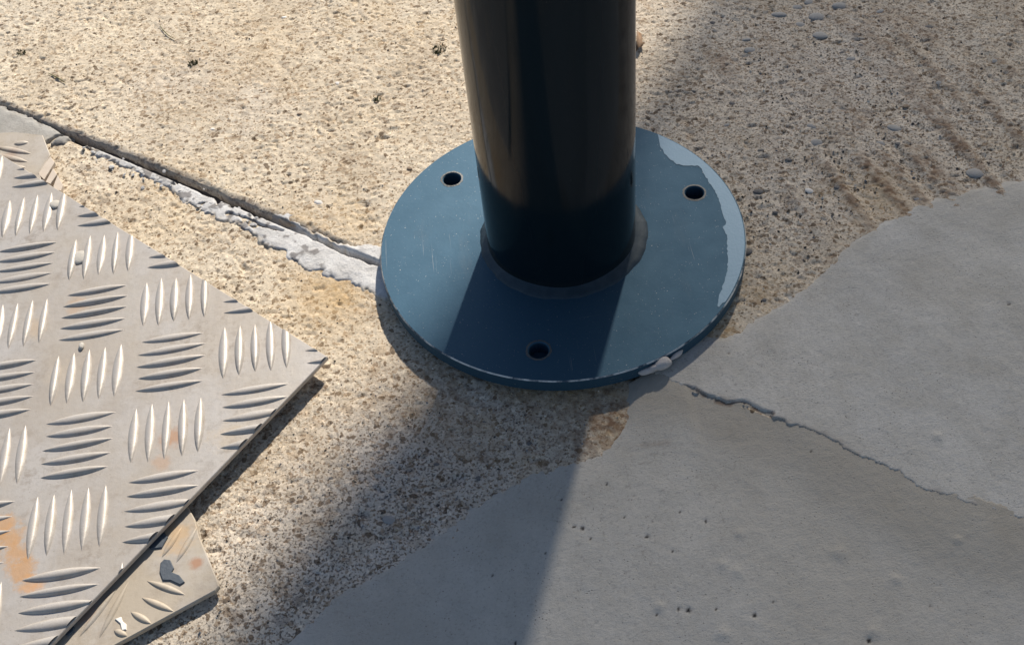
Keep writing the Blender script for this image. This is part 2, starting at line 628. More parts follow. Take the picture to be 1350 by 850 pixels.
def patch(name, poly, z0, thick, mat, step, edge_noise=.002, feather=.004, relief=None, attrs=None, cracks=(), clip=None, outer=None, soft=False):
    lo = poly.min(0) - .006
    hi = poly.max(0) + .006
    if clip is not None:
        lo = np.maximum(lo, clip[0])
        hi = np.minimum(hi, clip[1])
    x = np.arange(lo[0], hi[0] + step, step)
    y = np.arange(lo[1], hi[1] + step, step)
    X, Y = np.meshgrid(x, y, indexing='ij')
    d = sdf(X, Y, poly) + edge_noise * 2 * (fbm(X, Y, .012, 90, 3) - .5) + edge_noise * .8 * (vn(X, Y, .0025, 93) - .5)
    fe = d if outer is None else np.where(d > 0, np.maximum(d, dline(X, Y, outer)), d)
    if outer is not None:
        fe = dline(X, Y, outer) * np.where(d > -.0003, 1, -1)
    prof = np.clip(fe / feather, 0, 1) ** .7 if soft else np.sqrt(smooth(-feather * .25, feather, fe))
    Z = z0 + thick * prof - (.0012 if soft else 0) * (1 - smooth(0, feather * .35, fe)) - .004 * (1 - smooth(-.0022, -.0002, d))
    if relief is not None:
        Z = Z + relief(X, Y, d)
    for pts, w, depth in cracks:
        dl = dline(X, Y, pts) + .0014 * (fbm(X, Y, .006, 95, 2) - .5) * 2
        Z -= depth * (1 - smooth(w * .35, w, dl))
    keep = (d > -.0028)[:-1, :-1]
    A = attrs(X, Y, d) if attrs else {}
    return link(name, grid_mesh(name, X, Y, Z, keep, A), mat)


SPECKS = [(768, 697, 2.0), (757, 695, 1.5), (779, 711, 1.2), (895, 803, 1.7), (908, 805, 2.6), (995, 812, 2.4), (931, 688, 1.5), (853, 708, 2.2), (944, 804, .9), (973, 796, .8), (1145, 845, 2.2), (1227, 800, 1.2), (680, 848, 1.8),
          (800, 640, 1.2), (822, 682, 1.2), (897, 676, 1.4), (1068, 600, 1.1), (1328, 406, 1.6), (886, 727, 1.1), (1019, 795, .9), (866, 810, 1.0), (740, 660, 1.0), (835, 655, .9), (1080, 470, .9), (1130, 420, .8), (960, 470, 1.0),
          (720, 730, .9), (650, 760, .8), (700, 690, .8)]
BUMPS = [(1105, 730, 4.5), (972, 755, 4), (953, 745, 3), (975, 705, 3), (953, 837, 4), (1150, 833, 4), (1235, 580, 3), (1180, 765, 3), (870, 800, 3), (1260, 715, 3)]


def coat_relief(seed, front=False):
    def f(x, y, d):
        z = .0012 * (fbm(x, y, .10, seed, 3) - .5) + .0004 * (fbm(x, y, .022, seed + 4, 3) - .5) + .0003 * (vn(x, y, .0030, seed + 8) - .5)
        # trowel drag
        z += .0002 * (vn(x * .8 + y * .6, (y * .8 - x * .6) * .12, .008, seed + 9) - .5)
        if front:                                            # it is feathered up towards the higher rear slab
            dj = dline(x, y, JR)
            z += .0029 * (1 - smooth(.004, .06, dj)) * smooth(.10, .16, x)
            z += .0029 * (1 - smooth(.004, .06, dj)) * (1 - smooth(.10, .16, x)) * (1 - .55 * smooth(.058, .066, x) * (1 - smooth(.10, .13, x)))
        for a, b, r in SPECKS:
            z -= .0009 * gauss(x, y, px(a, b), r * .0005)
        for a, b, r in BUMPS:
            z += .0010 * gauss(x, y, px(a, b), r * .00065)
        return z
    return f


JR = pxs([(905, 512.5), (935, 523), (962, 533), (990, 538), (1008, 546), (1045, 560), (1100, 583), (1150, 607), (1190, 628), (1215, 645), (1265, 660), (1350, 684), (1500, 745)], .001)
CRACK = pxs([(902, 513), (915, 516), (926, 523), (936, 529), (950, 533), (963, 535), (980, 534), (992, 540), (1008, 547), (1018, 549)], .001)


def coat_attrs_front(x, y, d):
    dj = dline(x, y, JR)
    n = fbm(x, y, .06, 120, 3)
    st = (1 - smooth(.012, .075, dj + .05 * (n - .5))) * smooth(.15, .45, n + .12)  # darker brown band along the joint, fading away from it
    st = np.maximum(st, .35 * gauss(x, y, px(860, 560), .03))
    st = np.maximum(st, .22 + .3 * smooth(.4, .7, fbm(x, y, .08, 125, 4)))
    cr = dline(x, y, CRACK)
    dirt = .8 * (1 - smooth(.0006, .0028, cr)) * smooth(.3, .5, vn(x, y, .006, 130))
    dirt = np.maximum(dirt, .25 * np.exp(-(dline(x, y, pxs([(848, 588), (880, 586)])) / .002) ** 2))
    sp = np.zeros(x.shape)
    for a, b, r in SPECKS:
        sp = np.maximum(sp, 1 - smooth(r * .00035, r * .00062, np.hypot(x - px(a, b)[0], y - px(a, b)[1])))
    # spray of pin holes
    zone = np.maximum(gauss(x, y, px(830, 660), .045), .5 * gauss(x, y, px(740, 640), .04))
    sp = np.maximum(sp, .3 * zone * smooth(.86, .93, vn(x, y, .0018, 131)))
    return dict(tint=st, dirt=dirt, speck=sp)


def coat_attrs_rear(x, y, d):
    n = fbm(x, y, .06, 140, 3)
    st = .3 * smooth(.5, .75, n)
    cr = dline(x, y, CRACK)
    dirt = .8 * (1 - smooth(.0005, .0024, cr)) * smooth(.3, .5, vn(x, y, .006, 141))
    dirt = np.maximum(dirt, .35 * (1 - smooth(0, .004, d)) * smooth(.5, .7, vn(x, y, .01, 142)))
    sp = np.zeros(x.shape)
    for a, b, r in SPECKS:
        sp = np.maximum(sp, 1 - smooth(r * .00035, r * .00062, np.hypot(x - px(a, b)[0], y - px(a, b)[1])))
    zone = np.maximum(gauss(x, y, px(960, 480), .03), .5 * gauss(x, y, px(1060, 460), .05))
    sp = np.maximum(sp, .3 * zone * smooth(.86, .93, vn(x, y, .0018, 143)))
    return dict(tint=st, dirt=dirt, speck=sp)


CLIP = (np.array([-.32, -.46]), np.array([.56, .30]))
coat_r = patch('cement_skim_rear', COAT_REAR, REAR_Z, .0012, M_COAT, .0011, .0030, .020, coat_relief(100), coat_attrs_rear, [(CRACK, .0014, .0022)], CLIP, COAT_REAR[:12], True)
tag(coat_r, 'smooth grey cement skim on the rear slab, right of the base plate', kind='structure')
coat_f = patch('cement_skim_front', COAT_FRONT, 0.0, .0012, M_COAT, .0011, .0030, .020, coat_relief(110, True), coat_attrs_front, [], CLIP, COAT_FRONT[2:24], True)
tag(coat_f, 'smooth grey cement skim on the front slab below the base plate', kind='structure')

def lump(seed, sub=2, rough=.25):
    bm = bmesh.new()
    bmesh.ops.create_icosphere(bm, subdivisions=sub, radius=1)
    r = random.Random(seed)
    ph = [(r.uniform(.8, 2.2), r.uniform(.8, 2.2), r.uniform(.8, 2.2), r.uniform(0, 6)) for _ in range(4)]
    for v in bm.verts:
        s = sum(math.sin(a * v.co.x + b * v.co.y * 1.2 + c * v.co.z + p) for a, b, c, p in ph) / 4
        v.co *= 1 + rough * s
    return bm


# crumbling mortar across the joint
MORT = pxs([(515, 322), (486, 320), (468, 322), (440, 313), (408, 297), (398, 290), (380, 276), (352, 262), (335, 255), (318, 258), (300, 258), (262, 240), (225, 222), (180, 200), (128, 176),
            (108, 190), (138, 208), (168, 220), (202, 236), (236, 258), (260, 274), (285, 288), (303, 293), (330, 306), (346, 322), (362, 330), (372, 334), (390, 342), (398, 352), (424, 361), (440, 366), (458, 366), (468, 373), (484, 382), (500, 392), (520, 396)], .003)


def mort_relief(x, y, d):
    uu, vv = joint_uv(x, y)
    z = .0006 * (fbm(x, y, .014, 150, 3) - .5) + .0004 * (vn(x, y, .003, 153) - .5)
    broke = (1 - smooth(-.16, -.085, uu))                     # the fill has broken away towards the left
    z -= .007 * broke * smooth(.60, .66, fbm(x, y, .007, 155, 3)) + .0004 * broke
    z -= .007 * (1 - smooth(-.085, -.06, uu)) * (1 - smooth(.0012, .0034, np.abs(vv - .0012)))
    z += .0016 * smooth(.001, .003, vv) * smooth(-.12, -.07, uu) - .006 * smooth(-.0005, .0015, vv) * (1 - smooth(-.13, -.09, uu))
    return z


def mort_attrs(x, y, d):
    uu, vv = joint_uv(x, y)
    chip = smooth(.60, .68, fbm(x, y, .007, 163, 3)) * (1 - smooth(-.05, .0, uu))
    dirt = .7 * chip + .75 * (1 - chip) * np.exp(-((vv - .0035) / .0018) ** 2) * (1 - smooth(-.075, -.04, uu)) * smooth(.3, .5, vn(x, y, .012, 160))
    sand = (1 - smooth(.0, .0045, d)) * smooth(.4, .6, vn(x, y, .012, 161))
    sand = np.maximum(sand, .25 * (1 - smooth(-.30, -.17, uu)) * smooth(.35, .6, vn(x, y, .012, 162)))
    return dict(dirt=dirt, sand=sand)


MC = [(pxs([(415, 313), (432, 320), (455, 331), (475, 337), (486, 342), (498, 346)], .003), .0022, .008),
      (pxs([(300, 279), (316, 283), (330, 290), (345, 295), (372, 302)], .003), .0016, .005),
      (pxs([(322, 286), (336, 294)], .003), .0030, .007),
      (pxs([(299, 292), (312, 299), (334, 311)], .003), .0018, .006),
      (pxs([(345, 323), (358, 327), (372, 331)], .003), .0028, .007),
      (pxs([(384, 287), (395, 292), (404, 295)], .003), .0022, .006),
      (pxs([(360, 268), (363, 277)], .003), .0012, .004),
      (pxs([(255, 243), (280, 255), (300, 262), (330, 272)], .003), .0030, .008),
      (pxs([(340, 276), (365, 290), (395, 303), (420, 315)], .003), .0010, .003),
      (pxs([(305, 266), (325, 262), (345, 266)], .003), .0010, .003)]
mo = patch('joint_mortar', MORT, .0006, .0011, M_MORT, .0008, .0040, .007, mort_relief, mort_attrs, MC, None, None, True)
tag(mo, 'crumbling pale grey mortar strip filling the slab joint left of the base plate', 'mortar')

# loose crumbs of it along the broken stretch
crumb_me = []
for k in range(4):
    bm = lump(70 + k, 1, .5)
    me = bpy.data.meshes.new('mortar_crumb')
    bm.to_mesh(me)
    bm.free()
    me.materials.append(M_MORT)
    crumb_me.append(me)
for k in range(48):
    f = random.random() ** .8
    a = 95 + f * 270
    b = 181 + (a - 95) * .435 + random.gauss(3, 7) + 5
    p = px(a, b, .001)
    if joint_uv(np.array(p[0]), np.array(p[1]))[1] > .004:
        continue
    r = random.uniform(.0008, .0026) * (1.25 if random.random() < .15 else 1)
    o = bpy.data.objects.new('mortar_crumb', crumb_me[k % 4])
    COL.objects.link(o)
    o.parent = mo
    o.location = (p[0], p[1], .0010)
    o.scale = (r, r * random.uniform(.6, 1), r * random.uniform(.25, .45))
    o.rotation_euler = (random.uniform(-.3, .3), random.uniform(-.3, .3), random.uniform(0, 6))

SMEAR = pxs([(-90, 92), (0, 139), (40, 157), (70, 172), (92, 180), (84, 190), (62, 192), (40, 205), (-90, 190)], .001)


def smear_attrs(x, y, d):
    return dict(dirt=.5 * smooth(.62, .75, fbm(x, y, .02, 170, 3)), sand=.5 * smooth(.45, .7, fbm(x, y, .04, 171, 3)))


sm = patch('mortar_smear', SMEAR, 0.0004, .0022, M_MORT2, .0009, .003, .006,
           lambda x, y, d: .0012 * (fbm(x, y, .02, 172, 3) - .5), smear_attrs,
           [(pxs([(62, 190), (75, 180), (88, 176)], .002), .0022, .006), (pxs([(78, 194), (98, 190)], .002), .0018, .005)])
tag(sm, 'flat grey mortar smear between the joint and the chequer plate', 'mortar')

# ------------------------------------------------------------------ stones and grit in the slabs


M_PEB = [mat_plain('blue_grey_pebble', (.25, .24, .235), (.36, .345, .33), 300, .75),
         mat_plain('dark_pebble', (.10, .095, .095), (.17, .155, .145), 300, .75),
         mat_plain('white_pebble', (.62, .58, .53), (.74, .70, .66), 300, .7),
         mat_plain('brown_pebble', (.19, .13, .085), (.27, .2, .14), 300, .8)]
PEB_ME = []
for k in range(5):
    bm = lump(40 + k)
    me = bpy.data.meshes.new('pebble')
    bm.to_mesh(me)
    bm.free()
    me.polygons.foreach_set('use_smooth', np.ones(len(me.polygons), bool))
    me.materials.append(M_PEB[0])
    PEB_ME.append(me)
# (photo x, photo y, half width in px, colour)
PEB = [(1027, 19, 13, 0), (1077, 22, 14, 0), (1055, 33, 9, 0), (1082, 46, 13, 0), (1108, 8, 14, 0), (1050, 10, 9, 0), (1068, 3, 10, 0), (990, 66, 10, 0), (984, 52, 7, 0), (1122, 78, 8, 0), (1070, 166, 7, 0), (1076, 188, 9, 0),
       (1180, 168, 11, 0), (1188, 190, 8, 1), (1160, 190, 7, 0), (1000, 252, 7, 1), (983, 331, 9, 1), (966, 136, 5, 1), (1003, 198, 5, 1), (1286, 228, 13, 0), (1274, 92, 8, 0), (1310, 82, 7, 0), (1240, 110, 7, 0), (1110, 70, 6, 1),
       (515, 686, 10, 0), (507, 683, 4, 1), (1022, 280, 4, 1), (1135, 60, 7, 1), (1160, 15, 8, 0), (420, 267, 7, 2), (446, 110, 5, 2), (375, 23, 5, 2), (914, 120, 4, 1), (958, 165, 5, 0), (1105, 247, 6, 1), (1008, 395, 4, 1),
       (875, 690, 0, 1), (1067, 251, 6, 2), (1040, 210, 5, 1), (1210, 262, 6, 0), (1225, 35, 7, 1), (940, 30, 5, 1), (1085, 118, 6, 3), (945, 215, 4, 3), (1195, 140, 6, 3), (280, 170, 4, 2), (165, 155, 4, 3), (540, 222, 4, 3),
       (395, 150, 4, 3), (497, 135, 4, 3), (520, 593, 4, 3), (575, 612, 4, 1), (437, 632, 4, 1), (640, 556, 4, 1), (695, 585, 5, 1), (632, 630, 4, 1), (700, 545, 4, 3)]
for k, (a, b, w, c) in enumerate(PEB):
    if w == 0:
        continue
    p = px(a, b, REAR_Z)
    rear = joint_uv(np.array(p[0]), np.array(p[1]))[1] > 0
    z0 = REAR_Z if rear else 0.0
    p = px(a, b, z0)
    o = bpy.data.objects.new('pebble', PEB_ME[k % 5])
    COL.objects.link(o)
    o.parent = slab_rear if rear else slab_front
    r = w * .00055
    o.location = (p[0], p[1], z0 - r * .10)
    o.scale = (r, r * random.uniform(.6, .85), r * .30)
    o.rotation_euler = (random.uniform(-.2, .2), random.uniform(-.2, .2), random.uniform(-.5, .5))
    o.material_slots[0].link = 'OBJECT'
    o.material_slots[0].material = M_PEB[c]


def grit_object(name, n, sign, parent):
    V, F, T = [], [], []
    base = [(1, 0, 0), (-1, 0, 0), (0, 1, 0), (0, -1, 0), (0, 0, 1)]
    cnt = 0
    tries = 0
    while cnt < n and tries < n * 6:
        tries += 1
        a, b = random.uniform(-20, 1370), random.uniform(-20, 870)
        z0 = REAR_Z if sign > 0 else 0.0
        p = px(a, b, z0)
        if joint_uv(np.array(p[0]), np.array(p[1]))[1] * sign < .008:
            continue
        if math.hypot(*p) < .118:
            continue
        X, Y = np.array([p[0]]), np.array([p[1]])
        if (sdf(X, Y, COAT_REAR if sign > 0 else COAT_FRONT)[0]) > -.003:
            continue
        w = .25 + .75 * max(math.exp(-((a - 560) / 190) ** 2 - ((b - 650) / 150) ** 2), math.exp(-((a - 1080) / 200) ** 2 - ((b - 150) / 180) ** 2), math.exp(-((a - 380) / 120) ** 2 - ((b - 800) / 100) ** 2))
        if random.random() > w:
            continue
        r = .0004 + .0011 * random.random() ** 3
        th = random.uniform(0, 6.28)
        c, s = math.cos(th), math.sin(th)
        zz = z0 + float(slab_relief(X, Y, 3 if sign > 0 else 31)[0])
        i0 = len(V)
        e = random.uniform(.6, 1)
        tone = random.random()
        for q in base:
            jx, jy = q[0] * r * random.uniform(.7, 1.2), q[1] * r * e * random.uniform(.7, 1.2)
            V.append((p[0] + jx * c - jy * s, p[1] + jx * s + jy * c, zz + (q[2] * r * random.uniform(.5, .9) if q[2] else -r * .3)))
            T.append(tone)
        for f in ((0, 2, 4), (2, 1, 4), (1, 3, 4), (3, 0, 4)):
            F.append(tuple(i0 + i for i in f))
        cnt += 1
    me = bpy.data.meshes.new(name)
    me.from_pydata(V, [], F)
    at = me.attributes.new('tone', 'FLOAT', 'POINT')
    at.data.foreach_set('value', np.array(T, np.float32))
    o = link(name, me, M_GRAIN, parent)
    o['kind'] = 'stuff'
    return o


grit_object('sand_grit', 4200, 1, slab_rear)
grit_object('sand_grit', 3400, -1, slab_front)

# ------------------------------------------------------------------ an unseen part-clear sheet, added to dim the right half
t = NT('part_clear_shade_sheet')
t.set(Base_Color=(.10, .10, .10), Roughness=.9)
tr = t.n('ShaderNodeBsdfTransparent')
tl = t.n('ShaderNodeBsdfTranslucent')
tl.inputs[0].default_value = (.12, .12, .115, 1)
mx1 = t.n('ShaderNodeMixShader')
mx1.inputs[0].default_value = .4
t.t.links.new(t.b.outputs[0], mx1.inputs[1])
t.t.links.new(tl.outputs[0], mx1.inputs[2])
mx2 = t.n('ShaderNodeMixShader')
mx2.inputs[0].default_value = .25
t.t.links.new(mx1.outputs[0], mx2.inputs[1])
t.t.links.new(tr.outputs[0], mx2.inputs[2])
t.t.links.new(mx2.outputs[0], t.out.inputs[0])
HC = 1.10
A = np.array(px(902, 5))
Bp = np.array(px(300, 830))
ed = (Bp - A) / np.linalg.norm(Bp - A)
nr = np.array([-ed[1], ed[0]])
if nr[0] < 0:
    nr = -nr
off = HC / math.tan(SUN_EL) * np.array([math.cos(SUN_AZ), math.sin(SUN_AZ)])
s_ = np.concatenate([np.linspace(-1.6, -.4, 8), np.linspace(-.35, .85, 40), np.linspace(.95, 1.9, 8)])
t_ = np.linspace(0, 2.4, 24)
Sg, Tg = np.meshgrid(s_, t_, indexing='ij')
# its edge is shaped to set where the shade ends
ecv = pxs([(990, -130), (912, 10), (852, 112), (590, 445), (525, 525), (440, 625), (288, 825)])
es, et = (ecv - A) @ ed, (ecv - A) @ nr
bow = np.interp(Sg, np.concatenate([[-1.6], es, [1.9]]), np.concatenate([[et[0] + .15], et, [et[-1]]]))
Tg = Tg + bow * (1 - Tg / 2.4)
X = A[0] + off[0] + Sg * ed[0] + Tg * nr[0]
Y = A[1] + off[1] + Sg * ed[1] + Tg * nr[1]
Z = HC - .05 * np.sin(np.pi * Tg / 2.4) + 0 * Sg
sc = link('added_shade_sheet', grid_mesh('added_shade_sheet', X, Y, Z), t.m)
tag(sc, 'part-clear grey sheet out of view, added to shade the right half', 'added shade sheet')
# opaque strip added along that edge to deepen its shade
hs = np.linspace(-1.5, 1.8, 140)
hb = np.interp(hs, np.concatenate([[-1.6], es, [1.9]]), np.concatenate([[et[0] + .15], et, [et[-1]]]))
hw = np.linspace(-.002, .085, 5)
Hs, Hw = np.meshgrid(hs, hw, indexing='ij')
Ht = hb[:, None] + Hw * np.interp(hs, [-.1, .12, .42, .6], [.08, .25, .95, 1.0])[:, None]   # narrows towards the far corner
X = A[0] + off[0] + Hs * ed[0] + Ht * nr[0]
Y = A[1] + off[1] + Hs * ed[1] + Ht * nr[1]
shade_strip = link('shade_strip', grid_mesh('shade_strip', X, Y, HC + .004 - .05 * np.sin(np.pi * np.clip(Hw, 0, 1) / 2.4)), mat_plain('shade_strip_grey', (.06, .06, .06), (.09, .09, .09), 200, .9), sc)

# ------------------------------------------------------------------ flanged post
PR = .0507
RF = .125
M_PLATE = mat_plate()
M_TUBE = mat_tube()
M_RIM, M_WELD, M_BAND = mat_rim(), mat_weld(), mat_band()
post = empty('flanged_post', (0, 0, 0))
tag(post, 'dark navy steel post with round bolt-down base plate on the concrete', 'post')

# tube
bm = bmesh.new()
NS = 128
prof = [(PR, TOP - .004), (PR, TOP + .02), (PR, .15), (PR, .4), (PR, 1.0), (PR, 2.3), (PR - .003, 2.303), (.0001, 2.304)]
rings = [[bm.verts.new((r * math.cos(2 * math.pi * k / NS), r * math.sin(2 * math.pi * k / NS), z)) for k in range(NS)] for r, z in prof]
for r0, r1 in zip(rings[:-1], rings[1:]):
    for k in range(NS):
        bm.faces.new((r0[k], r0[(k + 1) % NS], r1[(k + 1) % NS], r1[k]))
tube = bm_obj('post_tube', bm, M_TUBE, post)

# base plate with three drilled holes
HR, HC_R, HA = .0064, .10074, 134.9
TH = .010


def loop(bm, cx, cy, r, z, n):
    return [bm.verts.new((cx + r * math.cos(2 * math.pi * k / n), cy + r * math.sin(2 * math.pi * k / n), z)) for k in range(n)]


def bridge(bm, a, b, mi=0):
    n = len(a)
    for k in range(n):
        f = bm.faces.new((a[k], a[(k + 1) % n], b[(k + 1) % n], b[k]))
        f.material_index = mi


bm = bmesh.new()
NO = 192
holes = [(HC_R * math.cos(math.radians(HA + d)), HC_R * math.sin(math.radians(HA + d))) for d in (0, -120, 120)]
top_o = loop(bm, 0, 0, RF - .0007, TOP, NO)
top_h = [loop(bm, hx, hy, HR + .0007, TOP, 40) for hx, hy in holes]
edges = []
for lp in [top_o] + top_h:
    for k in range(len(lp)):
        edges.append(bm.edges.new((lp[k], lp[(k + 1) % len(lp)])))
bmesh.ops.triangle_fill(bm, use_beauty=True, use_dissolve=False, edges=edges)
o2 = loop(bm, 0, 0, RF, TOP - .0008, NO)
o3 = loop(bm, 0, 0, RF, TOP - TH + .0006, NO)
o4 = loop(bm, 0, 0, RF - .0006, TOP - TH, NO)
o5 = loop(bm, 0, 0, PR * .8, TOP - TH, NO)
bridge(bm, top_o, o2, 1)
bridge(bm, o2, o3)
bridge(bm, o3, o4)
bridge(bm, o4, o5)
for lp, (hx, hy) in zip(top_h, holes):
    b_ = loop(bm, hx, hy, HR, TOP - .0006, 40)
    c_ = loop(bm, hx, hy, HR, TOP - TH, 40)
    bridge(bm, lp, b_)
    bridge(bm, b_, c_)
plate = bm_obj('base_plate', bm, M_PLATE, post, False)
plate.data.materials.append(M_RIM)
# bare rings scraped round the holes
M_RING = mat_plain('scraped_ring', (.03, .05, .065), (.10, .085, .07), 400, .5)
for hx, hy in holes:
    bm = bmesh.new()
    n = 40
    ri = [bm.verts.new((hx + (HR + .0006) * math.cos(2 * math.pi * k / n), hy + (HR + .0006) * math.sin(2 * math.pi * k / n), TOP + .0002)) for k in range(n)]
    ro = []
    for k in range(n):
        r = HR + .0016 + random.uniform(0, .0007)
        ro.append(bm.verts.new((hx + r * math.cos(2 * math.pi * k / n), hy + r * math.sin(2 * math.pi * k / n), TOP + .0001)))
    for k in range(n):
        bm.faces.new((ri[k], ri[(k + 1) % n], ro[(k + 1) % n], ro[k]))
    bm_obj('hole_rim', bm, M_RING, plate)

# band of faded paint along the right rim
outer = [(868, 177), (885, 184), (905, 196), (925, 210), (945, 229), (960, 247), (970, 264), (978, 285), (982, 308), (983, 330), (979, 352), (971, 372), (960, 390), (948, 405)]
inner = [(869, 190), (872, 196), (880, 208), (892, 217), (908, 219), (922, 219), (930, 232), (941, 250), (949, 266), (952, 280), (958, 294), (952, 300), (958, 310), (959, 335), (959, 355), (954, 374), (949, 388), (946, 404)]


def resample(pts, n):
    p = np.array(pts, float)
    s = np.concatenate([[0], np.cumsum(np.hypot(*np.diff(p, axis=0).T))])
    q = np.linspace(0, s[-1], n)
    return np.stack([np.interp(q, s, p[:, 0]), np.interp(q, s, p[:, 1])], 1)


bm = bmesh.new()
n = 90
io = resample(inner, n)
oo = resample(outer, n)
va, vb = [], []
for k in range(n):
    a = px(io[k, 0] + random.uniform(-.9, .9), io[k, 1] + random.uniform(-.9, .9), TOP)
    b = px(oo[k, 0], oo[k, 1], TOP)
    l = math.hypot(*b)
    if l > RF - .0013 or 8 < k < n - 3:
        b = (b[0] / l * (RF - .0013), b[1] / l * (RF - .0013))
    va.append(bm.verts.new((*a, TOP + .00025)))
    vb.append(bm.verts.new((*b, TOP + .00025)))
for k in range(n - 1):
    bm.faces.new((va[k], va[k + 1], vb[k + 1], vb[k]))
band = bm_obj('paint_band', bm, M_BAND, plate)
band['label'] = 'band of faded pale blue paint along the right rim'

# weld bead
bm = bmesh.new()
n, m = 240, 10
rg = []
for k in range(n):
    a = 2 * math.pi * k / n
    w = .0072 + .0014 * math.cos(a) + .0006 * math.sin(a * 3 + 1) + .0003 * math.sin(a * 13 + 2) + .0002 * math.sin(a * 29) + random.uniform(-.00012, .00012)
    h = .0050 + .0006 * math.sin(a * 5)
    row = []
    for j in range(m + 1):
        f = j / m
        row.append(bm.verts.new(((PR - .001 + (w + .001) * f) * math.cos(a), (PR - .001 + (w + .001) * f) * math.sin(a), TOP - .0003 + h * (1 - f) ** .75 * (1 - .12 * math.sin(f * 3.14)))))
    rg.append(row)
for k in range(n):
    for j in range(m):
        bm.faces.new((rg[k][j], rg[(k + 1) % n][j], rg[(k + 1) % n][j + 1], rg[k][j + 1]))
bm_obj('weld_bead', bm, M_WELD, post)

# ------------------------------------------------------------------ chequer plates
PLZ = .0127                                      # upper face of the big plate
LO = np.array([-0.32425, 0.04068])                # pattern origin, fitted to the photograph
LA = np.array([0.00282, -0.05494])
LB = np.array([0.05494, 0.00282])


def bar_mesh_bm(L, W, H, nt=14, nsx=6):
    bm = bmesh.new()
    rows = []
    for i in range(nt + 1):
        tt = -1 + 2 * i / nt
        w = max(.04, (1 - abs(tt) ** 2.2)) * W / 2
        h = H * max(0, (1 - abs(tt) ** 2.6)) ** .8
        row = []
        for j in range(nsx + 1):
            s = -1 + 2 * j / nsx
            row.append(bm.verts.new((tt * L / 2, s * w, h * (1 - abs(s) ** 3.0) - .0001)))
        rows.append(row)
    for i in range(nt):
        for j in range(nsx):
            bm.faces.new((rows[i][j], rows[i + 1][j], rows[i + 1][j + 1], rows[i][j + 1]))
    return bm


def prism(poly, z0, z1, bevel=.0004, extra=None):
    bm = bmesh.new()
    c = np.mean(poly, 0)
    n = len(poly)

    def inset(d):
        out = []
        for i in range(n):
            a, b, cc = np.array(poly[i - 1]), np.array(poly[i]), np.array(poly[(i + 1) % n])
            t1 = (b - a) / np.linalg.norm(b - a)
            t2 = (cc - b) / np.linalg.norm(cc - b)
            n1 = np.array([-t1[1], t1[0]])
            n2 = np.array([-t2[1], t2[0]])
            v = n1 + n2
            v = v / max(.3, np.dot(v, n1))
            out.append(b + v * d)
        return out
    area = sum(poly[i - 1][0] * poly[i][1] - poly[i][0] * poly[i - 1][1] for i in range(n))
    sg = 1 if area > 0 else -1
    top = [bm.verts.new((p[0], p[1], z1)) for p in inset(bevel * sg)]
    mid = [bm.verts.new((p[0], p[1], z1 - bevel)) for p in poly]
    bot = [bm.verts.new((p[0], p[1], z0)) for p in poly]
    bm.faces.new(top)
    bm.faces.new(bot[::-1])
    for i in range(n):
        j = (i + 1) % n
        bm.faces.new((mid[i], mid[j], top[j], top[i]))
        bm.faces.new((bot[i], bot[j], mid[j], mid[i]))
    return bm


def bars_on(parent, poly, origin, la, lb, z, mat, L, W, H, sp, irange, jrange, par=0, nb=5, centre=(0, 0)):
    """groups of five raised bars, alternating in direction; those crossing an edge of the plate are cut there"""
    pa = np.array(poly)
    bm = bar_mesh_bm(L, W, H)
    proto = bpy.data.meshes.new('tread_bar')
    bm.to_mesh(proto)
    bm.free()
    proto.polygons.foreach_set('use_smooth', np.ones(len(proto.polygons), bool))
    proto.materials.append(mat)
    ang = math.atan2(lb[1], lb[0])
    for i in irange:
        for j in jrange:
            c = origin + i * la + j * lb
            vert = (i + j + par) % 2 == 0
            for k in range(nb):
                o_ = (k - (nb - 1) / 2) * sp
                dirv = (lb if vert else la) / np.linalg.norm(la)
                p = c + dirv * o_
                rot = ang + (math.pi / 2 if vert else 0)
                dv = np.array([math.cos(rot), math.sin(rot)])
                ends = np.array([p + dv * L / 2, p - dv * L / 2, p])
                d = sdf(ends[:, 0], ends[:, 1], pa)
                if (d < -W / 2).all():
                    continue
                me = proto
                mw = Matrix.Translation((p[0], p[1], z)) @ Matrix.Rotation(rot + random.uniform(-.02, .02), 4, 'Z') @ Matrix.Diagonal((random.uniform(.94, 1.04), random.uniform(.85, 1.1), random.uniform(.72, 1.1), 1))
                if d.min() < W * .6:
                    b2 = bar_mesh_bm(L, W, H)
                    for q in range(len(poly)):
                        a, b = Vector((*poly[q], z)), Vector((*poly[(q + 1) % len(poly)], z))
                        nn = Vector((b.y - a.y, a.x - b.x, 0))
                        if sdf(np.array([(a.x + b.x) / 2 + nn.x * .001]), np.array([(a.y + b.y) / 2 + nn.y * .001]), pa)[0] > 0:
                            nn = -nn
                        inv = mw.inverted()
                        pl = inv @ (a - nn.normalized() * .0005)
                        ln = mw.to_3x3().transposed() @ nn
                        r = bmesh.ops.bisect_plane(b2, geom=b2.verts[:] + b2.edges[:] + b2.faces[:], plane_co=pl, plane_no=ln, clear_outer=True)
                        ce = [e for e in r['geom_cut'] if isinstance(e, bmesh.types.BMEdge)]
                        if len(ce) > 1:
                            vsq = sorted({v for e in ce for v in e.verts}, key=lambda v: v.co.y)
                            low = []
                            try:
                                bmesh.ops.edgeloop_fill(b2, edges=ce)
                            except Exception:
                                pass
                    if len(b2.faces) < 2:
                        b2.free()
                        continue
                    me = bpy.data.meshes.new('tread_bar')
                    b2.to_mesh(me)
                    b2.free()
                    me.polygons.foreach_set('use_smooth', np.ones(len(me.polygons), bool))
                    me.materials.append(mat)
                o = bpy.data.objects.new('tread_bar', me)
                COL.objects.link(o)
                o.parent = parent
                o.matrix_world = mw


